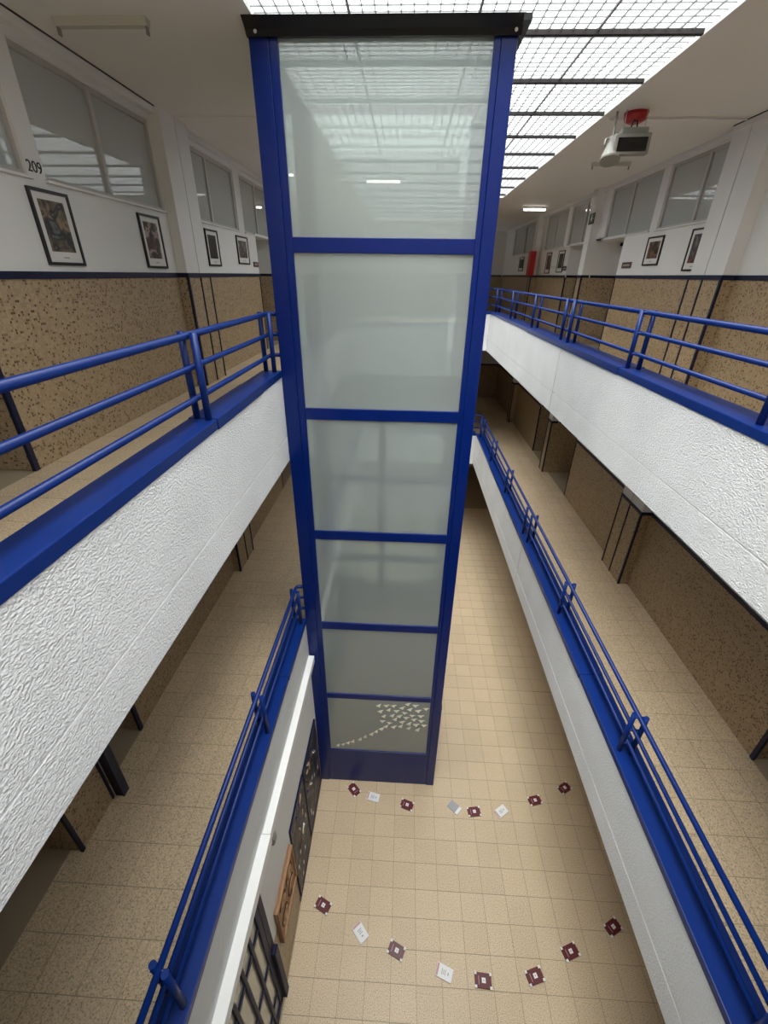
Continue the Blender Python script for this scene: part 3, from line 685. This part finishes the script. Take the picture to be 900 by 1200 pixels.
for y in vy:
    wd = 0.045 if y > 1.7 else 0.024
    build(box(xd0, xd1, y - wd, y + wd, GROUND + 0.01, zu), 'door_stile', 'doorblue', dr, 0.006)
hz = [-6.06, -7.06, -7.98]
for z in hz: build(box(xd0 + 0.008, xd1 - 0.008, 0.0, DY1 - 0.06, z - 0.035, z + 0.035), 'door_rail', 'doorblue', dr, 0.005)
build(box(xd0, xd1, 0.0, DY1 - 0.06, GROUND + 0.01, GROUND + 0.13), 'door_rail', 'doorblue', dr, 0.005)
zz = [GROUND + 0.13] + sorted(hz) + [zu]
for i in range(len(zz) - 1):
    za = zz[i] + (0.035 if i else 0); zb_ = zz[i+1] - (0.035 if i < 3 else 0)
    for ya, yb in zip(vy[1:], vy[:-1]):
        build(box(XW - 0.036, XW - 0.028, ya + 0.02, yb - 0.02, za, zb_), 'pane', 'doorglass', dr)
# cable trunking on the ledge
t = build(box(XW - 0.0, -1.238, 2.30, 4.73, -5.27, -5.144), 'cable_trunking', 'trunk', None, 0.006); tag(t, 'white cable trunking running along the left wall to the lift', 'trunking', 'white trunking on the left wall')
t = build(box(XW - 0.0, -1.222, 0.0, 2.28, -5.25, -5.105), 'cable_trunking', 'trunk', None, 0.006); tag(t, 'white cable trunking above the glazed doors', 'trunking', 'white trunking on the left wall')
jb = thing('junction_box', (-1.27, 2.44, -5.5), 'small grey wall bracket below the white trunking joint', 'bracket')
build(box(XW + 0.001, XW + 0.05, 2.40, 2.50, -5.62, -5.50), 'box_body', 'device', jb, 0.008)
build(box(XW + 0.05, XW + 0.058, 2.415, 2.485, -5.605, -5.515), 'box_lid', 'device', jb)
# painted panels
def mural(y0, y1, z0, z1, label, seed, cols):
    r = thing('mural_panel', (XW, (y0+y1)/2, z0), label, 'painting', 'tall painted panels beside the lift')
    build(box(XW + 0.003, XW + 0.022, y0 + 0.012, y1 - 0.012, z0 + 0.012, z1 - 0.012), 'painted_board', artwork('mural_paint_%d' % seed, cols, 3.4, seed, 2.2), r)
    f = MB(); f.box(XW + 0.001, XW + 0.028, y0, y0 + 0.014, z0, z1); f.box(XW + 0.001, XW + 0.028, y1 - 0.014, y1, z0, z1)
    f.box(XW + 0.001, XW + 0.028, y0 + 0.014, y1 - 0.014, z0, z0 + 0.014); f.box(XW + 0.001, XW + 0.028, y0 + 0.014, y1 - 0.014, z1 - 0.014, z1)
    build(f, 'panel_frame', 'doorblue', r)
    rr = random.Random(seed)
    for k in range(6):
        y = rr.uniform(y0 + 0.08, y1 - 0.12); z = z0 + 0.12 + 0.16*k + rr.uniform(-0.03, 0.03)
        build(box(XW + 0.022, XW + 0.025, y, y + 0.035, z, z + 0.075), 'caption_card', 'mount', r)
    for k in range(9):
        y = rr.uniform(y0 + 0.1, y1 - 0.15); z = z0 + (z1 - z0)*rr.uniform(0.45, 0.9); a = rr.uniform(-1, 1); l = rr.uniform(0.08, 0.2)
        m_ = [MT['woodlight'], MT['blue'], MT['mount'], MT['wooddark']][k % 4]
        pts = [(XW + 0.024, y + l*q*math.sin(a), z + l*q*math.cos(a) + 0.03*math.sin(q*6)) for q in (0, .25, .5, .75, 1)]
        build(MB().tube(pts, 0.012, 6), 'paint_stroke', m_, r)
DK = [(0.004, 0.007, 0.030), (0.006, 0.011, 0.050), (0.012, 0.016, 0.040), (0.035, 0.033, 0.040), (0.20, 0.16, 0.085), (0.02, 0.05, 0.20)]
mural(2.93, 3.69, -8.33, -6.47, 'dark painted panel with gold and blue strokes, nearer the wooden relief', 3, DK)
mural(3.72, 4.62, -8.28, -6.50, 'dark painted panel with gold and blue strokes, next to the lift foot', 8, DK)
# carved wooden relief
wr = thing('wood_relief', (XW, 2.49, -7.42), 'carved wooden relief board on the ground floor left wall', 'wood carving')
build(box(XW + 0.002, XW + 0.035, 2.13, 2.85, -7.42, -6.60), 'backing_board', 'wood', wr, 0.004)
f = MB(); f.box(XW + 0.035, XW + 0.06, 2.13, 2.17, -7.42, -6.60); f.box(XW + 0.035, XW + 0.06, 2.81, 2.85, -7.42, -6.60); f.box(XW + 0.035, XW + 0.06, 2.17, 2.81, -7.42, -7.38); f.box(XW + 0.035, XW + 0.06, 2.17, 2.81, -6.64, -6.60)
build(f, 'raised_border', 'wood', wr)
rr = random.Random(5)
for cy, cz, R_ in ((2.33, -6.85, 0.13), (2.63, -6.85, 0.13), (2.33, -7.17, 0.12), (2.64, -7.16, 0.13)):
    for k in range(3):
        a0 = rr.uniform(0, 6.28); rad = R_*(0.45 + 0.25*k)
        pts = [(XW + 0.038, cy + rad*math.cos(a0 + q*0.5), cz + rad*math.sin(a0 + q*0.5)*1.05) for q in range(9)]
        build(MB().tube(pts, 0.019 - 0.003*k, 8), 'carved_scroll', ('wood', 'woodlight', 'wooddark')[k], wr)

# ------------------------------------------------------------------ books on the ground floor
ANG = math.radians
def book_red(x, y, ang, label, mat='burgundy'):
    r = thing('book', (0, 0, -ZO), label, 'book', 'books laid out in an oval on the floor')
    w, h, t = 0.222, 0.150, 0.032; c = 0.024; z = -ZO
    b = MB(); b.box(-w/2 + 0.006, w/2 - 0.006, -h/2 + 0.006, h/2 - 0.006, z + 0.004, z + t - 0.004); build(b, 'page_block', 'pages', r)
    pl = [(-w/2 + c, -h/2), (w/2 - c, -h/2), (w/2 - c, -h/2 + c), (w/2, -h/2 + c), (w/2, h/2 - c), (w/2 - c, h/2 - c), (w/2 - c, h/2), (-w/2 + c, h/2), (-w/2 + c, h/2 - c), (-w/2, h/2 - c), (-w/2, -h/2 + c), (-w/2 + c, -h/2 + c)]
    for z0, z1 in ((z, z + 0.004), (z + t - 0.004, z + t)):
        n = len(pl); m = MB(); m.add([(px, py, z0) for px, py in pl] + [(px, py, z1) for px, py in pl], [tuple(range(n-1, -1, -1)), tuple(range(n, 2*n))] + [(i, (i+1) % n, n+(i+1) % n, n+i) for i in range(n)])
        cv = build(m, 'cover', mat, r)
    build(box(-w/2 - 0.0005, -w/2 + 0.005, -h/2 + c, h/2 - c, z, z + t), 'spine', mat, r)
    for sx_ in (-1, 1):
        for sy in (-1, 1):
            cx, cy = sx_*(w/2 - c/2 + 0.003), sy*(h/2 - c/2 + 0.003)
            build(box(cx - 0.015, cx + 0.015, cy - 0.015, cy + 0.015, z + 0.001, z + t + 0.001), 'white_corner', 'paper', r)
    lb = build(box(-0.020, 0.032, -0.026, 0.026, z + t, z + t + 0.001), 'cover_label', 'paper', r)
    build(box(-0.002, 0.014, -0.008, 0.008, z + t + 0.001, z + t + 0.0014), 'label_print', 'pink', lb)
    build(box(-0.064, -0.058, -0.045, 0.040, z + t, z + t + 0.0008), 'title_line', 'pink', r)
    r.location = (x, y, GROUND + ZO); r.rotation_euler.z = ANG(ang)
    return r
def book_white(x, y, ang, label, kind='white'):
    r = thing('book', (0, 0, -ZO), label, 'book', 'books laid out in an oval on the floor')
    w, h, t = 0.222, 0.148, 0.026; z = -ZO
    build(box(-w/2 + 0.003, w/2 - 0.003, -h/2 + 0.003, h/2 - 0.003, z + 0.002, z + t - 0.002), 'page_block', 'pages', r)
    build(box(-w/2, w/2, -h/2, h/2, z, z + 0.002), 'cover', 'paper', r)
    build(box(-w/2, w/2, -h/2, h/2, z + t - 0.002, z + t), 'cover', 'silver' if kind == 'silver' else 'paper', r)
    build(box(-w/2 - 0.001, -w/2 + 0.002, -h/2, h/2, z, z + t), 'spine', 'paper', r)
    if kind == 'silver':
        build(box(w/2 - 0.05, w/2, -h/2, h/2, z + t, z + t + 0.001), 'white_strip', 'paper', r)
    else:
        build(box(-w/2 + 0.004, -w/2 + 0.030, -h/2 + 0.01, h/2 - 0.01, z + t, z + t + 0.0008), 'pink_strip', 'pink', r)
        for k, l in enumerate((0.07, 0.05, 0.06)):
            build(box(-0.035 + k*0.022, -0.027 + k*0.022, -l/2, l/2, z + t, z + t + 0.0008), 'title_line', 'greyprint', r)
        build(box(0.045, 0.06, -0.015, 0.015, z + t, z + t + 0.0008), 'emblem', 'greyprint', r)
    r.location = (x, y, GROUND + ZO); r.rotation_euler.z = ANG(ang)
    return r
book_red(-0.68, 4.585, 134, 'burgundy book with white corners close to the lift foot, leftmost of the far row')
book_white(-0.313, 4.473, -12, 'white book in the far row, between two burgundy books before the lift')
book_red(0.307, 4.37, -18, 'burgundy book with white corners before the right part of the lift foot')
book_white(1.164, 4.378, -42, 'silver grey book with white strip, just right of the lift', 'silver')
book_red(1.511, 4.322, 8, 'burgundy book with white corners, between the silver book and a white book')
book_white(2.002, 4.354, 35, 'white book in the far row, right of the silver book')
book_red(2.654, 4.575, 15, 'burgundy book with white corners, second from the right in the far row')
book_red(3.27, 4.83, 31, 'burgundy book with white corners, at the right end of the far row')
book_red(-0.966, 2.874, -24, 'burgundy book with white corners near the painted panel, leftmost of the near row')
book_white(-0.368, 2.595, -48, 'white book in the near row, close to the leftmost burgundy book')
book_red(0.161, 2.429, -23, 'faded plum book with white corners, between the two white books of the near row', 'plum')
book_white(0.827, 2.24, -20, 'white book in the near row, left of the lowest burgundy book')
book_red(1.352, 2.188, -3, 'burgundy book with white corners, lowest of all, right of a white book')
book_red(2.069, 2.269, 18, 'burgundy book with white corners, third from the right in the near row')
book_red(2.639, 2.544, 21, 'burgundy book with white corners, second from the right in the near row')
book_red(3.36, 2.848, 28, 'burgundy book with white corners, at the right end of the near row')

# ------------------------------------------------------------------ framed pictures and signs on the upper walls
PAL = [[(0.16, 0.17, 0.18), (0.03, 0.035, 0.04), (0.14, 0.11, 0.085), (0.30, 0.22, 0.15), (0.05, 0.06, 0.07)],
       [(0.035, 0.025, 0.025), (0.07, 0.045, 0.04), (0.10, 0.07, 0.065), (0.45, 0.36, 0.34), (0.13, 0.07, 0.06)],
       [(0.02, 0.02, 0.02), (0.04, 0.035, 0.03), (0.05, 0.045, 0.04), (0.09, 0.075, 0.07)],
       [(0.20, 0.20, 0.20), (0.07, 0.06, 0.06), (0.15, 0.13, 0.12), (0.30, 0.29, 0.28)],
       [(0.02, 0.016, 0.012), (0.045, 0.03, 0.024), (0.25, 0.14, 0.085), (0.06, 0.04, 0.03)],
       [(0.35, 0.07, 0.035), (0.05, 0.045, 0.045), (0.09, 0.085, 0.085), (0.20, 0.19, 0.18)],
       [(0.06, 0.035, 0.03), (0.14, 0.07, 0.05), (0.03, 0.025, 0.02), (0.25, 0.19, 0.15)]]
npic = [0]
def picture(sd, y0, y1, z0, z1, pal, label):
    S = SIDES[sd]; s = S['s']; X = S['wall']; b = 0.024
    r = thing('picture', (X, (y0+y1)/2, z0), label, 'picture', 'framed pictures on the upper walls')
    f = MB(); xa, xb = X - s*0.001, X - s*0.024
    f.box(xa, xb, y0, y0 + b, z0, z1); f.box(xa, xb, y1 - b, y1, z0, z1); f.box(xa, xb, y0 + b, y1 - b, z0, z0 + b); f.box(xa, xb, y0 + b, y1 - b, z1 - b, z1)
    build(f, 'frame', 'frame', r)
    build(box(X - s*0.002, X - s*0.012, y0 + b, y1 - b, z0 + b, z1 - b), 'mount', 'mount', r)
    m = 0.085; npic[0] += 1
    build(box(X - s*0.012, X - s*0.0135, y0 + m, y1 - m, z0 + m + 0.02, z1 - m + 0.01), 'print', artwork('print_%d' % npic[0], PAL[pal], 7.0, npic[0], 0.8), r)
    yc = (y0+y1)/2
    build(box(X - s*0.012, X - s*0.013, yc - 0.03, yc + 0.04, z0 + 0.055, z0 + 0.066), 'caption', 'greyprint', r)
    return r
picture('left', 4.20, 4.68, 0.040, 0.602, 0, 'black framed picture below the room number, nearest on the left wall')
picture('left', 5.84, 6.32, 0.038, 0.592, 1, 'black framed picture beside the left column, before it')
picture('left', 7.70, 8.19, 0.09, 0.590, 2, 'black framed dark picture just behind the left column')
picture('left', 9.08, 9.70, 0.142, 0.596, 3, 'black framed pale picture, farthest seen on the left wall')
picture('right', 7.44, 7.90, 0.105, 0.655, 5, 'black framed picture with red top, beside the right column')
picture('right', 8.71, 9.25, 0.200, 0.636, 4, 'black framed brown picture, second from the right column')
picture('right', 13.88, 14.42, 0.115, 0.648, 2, 'narrow framed dark picture beyond the door recess on the right wall')
picture('right', 15.11, 15.60, 0.094, 0.646, 6, 'narrow framed brown picture next to the red cabinet')
picture('right', 18.6, 19.3, 0.18, 0.64, 2, 'small black framed picture beyond the red cabinet')
picture('right', 17.2, 17.7, 0.12, 0.66, 6, 'thin framed picture just behind the red cabinet')
def sign(sd, y0, y1, z0, z1, label):
    S = SIDES[sd]; s = S['s']; X = S['wall']
    r = thing('door_sign', (X, (y0+y1)/2, z0), label, 'sign')
    build(box(X - s*0.001, X - s*0.016, y0, y1, z0, z1), 'sign_plate', 'sign', r, 0.003)
    build(box(X - s*0.016, X - s*0.017, y0 + 0.06, y1 - 0.06, (z0+z1)/2 - 0.012, (z0+z1)/2 + 0.012), 'lettering', 'pages', r)
sign('right', 9.70, 10.10, 0.170, 0.272, 'brown door sign left of the right pictures')
sign('right', 13.56, 13.84, 0.160, 0.265, 'small brown door sign farther along the right wall')
sign('left', 9.95, 10.25, 0.11, 0.20, 'small dark door sign at the end of the left wall')
# room number
cu = bpy.data.curves.new('room_number', 'FONT'); cu.body = '209'; cu.size = 0.115; cu.extrude = 0.002
tmp = bpy.data.objects.new('tmp_text', cu); C.objects.link(tmp); dg = bpy.context.evaluated_depsgraph_get()
me = bpy.data.meshes.new_from_object(tmp.evaluated_get(dg)); bpy.data.objects.remove(tmp); me.materials.clear(); me.materials.append(MT['ink'])
o = bpy.data.objects.new('room_number', me); C.objects.link(o); o.location = (-3.127, 4.30, 0.712 + ZO); o.rotation_euler = (math.pi/2, 0, math.pi/2)
tag(o, 'black room number 209 on the white pier between left windows', 'number')
# red hose cabinet
hc = thing('hose_cabinet', (3.98, 16.5, 0.03), 'red fire hose cabinet on the far right column', 'fire cabinet')
build(box(4.06, 3.90, 16.25, 16.59, 0.03, 0.72), 'cabinet_body', 'red', hc, 0.006)
build(box(3.90, 3.89, 16.28, 16.56, 0.06, 0.69), 'cabinet_door', 'red', hc, 0.003)
build(MB().box(4.07, 3.90, 16.59, 16.60, 0.03, 0.72), 'back_plate', 'red', hc)
# emergency exit sign
ex = thing('exit_sign', (4.05, 11.85, 1.05), 'dark emergency exit sign with white arrow on the right column', 'sign')
build(box(4.069, 4.055, 11.70, 12.0, 1.05, 1.26), 'sign_plate', 'exitgreen', ex)
ar = MB(); xx = 4.0545
ar.add([(xx, 11.83, 1.17), (xx, 11.87, 1.17), (xx, 11.87, 1.23), (xx, 11.83, 1.23)], [(0,1,2,3)]); ar.add([(xx, 11.79, 1.17), (xx, 11.91, 1.17), (xx, 11.85, 1.09)], [(0,1,2)])
build(ar, 'arrow', 'paper', ex)
eb = build(box(4.069, 4.03, 11.83, 12.05, 1.42, 1.56), 'emergency_lamp', 'trunk', None, 0.006); tag(eb, 'small white emergency lamp box above the exit sign', 'lamp')

# ------------------------------------------------------------------ ceiling fixtures
def fluorescent(x0, x1, y, label, lit):
    z = CEIL
    r = thing('ceiling_light', ((x0+x1)/2, y, z - 0.08), label, 'light', 'fluorescent ceiling lights')
    p = build(MB().prism([(y - 0.045, z - 0.001), (y + 0.045, z - 0.001), (y + 0.03, z - 0.05), (y - 0.03, z - 0.05)], x0, x1), 'channel', 'channel' if not lit else 'trunk', r)
    for x in (x0 + 0.005, x1 - 0.02):
        build(box(x, x + 0.015, y - 0.018, y + 0.018, z - 0.098, z - 0.045), 'lamp_holder', 'device', r, 0.003)
    if lit:
        build(MB().tube([(x0 + 0.02, y, z - 0.078), (x1 - 0.02, y, z - 0.078)], 0.019, 12), 'tube', 'tube', r)
fluorescent(-2.80, -2.07, 4.65, 'unlit bare ceiling light channel on the near left ceiling', False)
fluorescent(3.05, 3.68, 9.42, 'unlit bare ceiling light channel on the right ceiling behind the alarm', False)
fluorescent(3.12, 3.76, 14.75, 'lit fluorescent light on the far right ceiling', True)
fluorescent(-2.6, -1.9, 14.75, 'lit fluorescent light on the far left ceiling', True)
fluorescent(-0.9, -0.2, -1.2, 'lit fluorescent light behind the viewer, left', True)
fluorescent(-2.9, -2.2, -0.6, 'lit fluorescent light behind the viewer, over the left walkway', True)
# round red alarm and the hanging screen
al = thing('fire_alarm', (2.62, 6.86, CEIL - 0.1), 'round red alarm sounder on the right ceiling', 'alarm')
def disc(x, y, prof, n=28):
    vs = [(x + r*math.cos(2*math.pi*k/n), y + r*math.sin(2*math.pi*k/n), z) for r, z in prof for k in range(n)]
    fs = [(i*n+k, i*n+(k+1) % n, (i+1)*n+(k+1) % n, (i+1)*n+k) for i in range(len(prof)-1) for k in range(n)]
    fs += [tuple(range(n-1, -1, -1)), tuple((len(prof)-1)*n + k for k in range(n))]
    return MB().add(vs, fs)
build(disc(2.62, 6.86, [(0.125, CEIL-0.001), (0.130, CEIL-0.03), (0.118, CEIL-0.075), (0.07, CEIL-0.098)]), 'alarm_dome', 'red', al)
build(disc(2.62, 6.86, [(0.135, CEIL-0.0005), (0.135, CEIL-0.012)]), 'alarm_base', 'red', al)
hs = thing('hanging_screen', (2.55, 6.62, 1.26), 'grey hanging display with black screen and horn loudspeaker below the red alarm', 'screen')
tx = -0.10     # slightly turned
def rot(px, py):
    c_, s_ = math.cos(tx), math.sin(tx); return 2.555 + px*c_ - py*s_, 6.62 + px*s_ + py*c_
def rbox(x0, x1, y0, y1, z0, z1, skew=0.0):
    ps = [rot(x0,y0), rot(x1,y0), rot(x1,y1), rot(x0,y1)]
    return MB().add([(a, b, z0) for a, b in ps] + [(a, b + skew, z1) for a, b in ps], [(3,2,1,0),(4,5,6,7),(0,1,5,4),(1,2,6,5),(2,3,7,6),(3,0,4,7)])
build(rbox(-0.20, 0.20, 0.0, 0.10, 1.275, 1.475), 'screen_case', 'device', hs, 0.012)
build(rbox(-0.16, 0.165, -0.004, 0.002, 1.305, 1.435), 'screen_glass', 'screen', hs)
build(rbox(-0.13, 0.16, 0.03, 0.20, 1.475, 1.535), 'case_top', 'device', hs, 0.012)
for px in (-0.10, 0.13):
    a, b = rot(px, 0.1); build(MB().tube([(a, b, 1.53), (a, b + 0.02, CEIL)], 0.006, 8), 'hanger', 'bolt', hs)
build(MB().tube([(2.53, 6.70, 1.53), (2.55, 6.70, 1.60), (2.60, 6.72, 1.60), (2.62, 6.74, 1.53)], 0.009, 8), 'cable', 'ink', hs)
sp = hs
def cone(p0, p1, r0, r1, n=20):
    p0, p1 = Vector(p0), Vector(p1); t_ = (p1-p0).normalized(); a = t_.cross(Vector((0,0,1))).normalized(); b = a.cross(t_)
    vs = [tuple(p + r*(math.cos(2*math.pi*k/n)*a + math.sin(2*math.pi*k/n)*b)) for p, r in ((p0, r0), (p1, r1)) for k in range(n)]
    return MB().add(vs, [(k, (k+1) % n, n+(k+1) % n, n+k) for k in range(n)] + [tuple(range(n-1,-1,-1)), tuple(range(n, 2*n))])
build(cone((2.38, 6.78, 1.40), (2.37, 6.72, 1.245), 0.05, 0.115), 'horn', 'device', sp)
build(cone((2.37, 6.72, 1.245), (2.369, 6.714, 1.23), 0.118, 0.112), 'horn_rim', 'device', sp)
build(cone((2.385, 6.80, 1.47), (2.38, 6.78, 1.40), 0.045, 0.045), 'driver', 'device', sp)
build(MB().tube([(2.28, 6.74, 1.38), (2.30, 6.78, 1.45), (2.385, 6.80, 1.47), (2.385, 6.82, CEIL)], 0.012, 8), 'yoke', 'device', sp)
# pipe run on the ceiling and the dark blue casing on the left middle walkway
cp = build(MB().tube([(2.40, 7.06, CEIL - 0.012), (4.02, 7.06, CEIL - 0.012)], 0.012, 8), 'conduit', 'trunk'); tag(cp, 'thin white conduit across the right ceiling beside the alarm', 'conduit')
pc = thing('pipe_casing', (-2.9, 2.53, FLOOR - 3.56), 'dark blue boxed casing standing by the left middle column', 'casing')
build(box(-2.985, -2.90, 2.52, 2.60, FLOOR - 3.56, -2.2), 'casing_body', 'band', pc, 0.004)
build(box(-2.90, -2.885, 2.515, 2.605, FLOOR - 3.56, -2.2), 'casing_edge', 'band', pc)
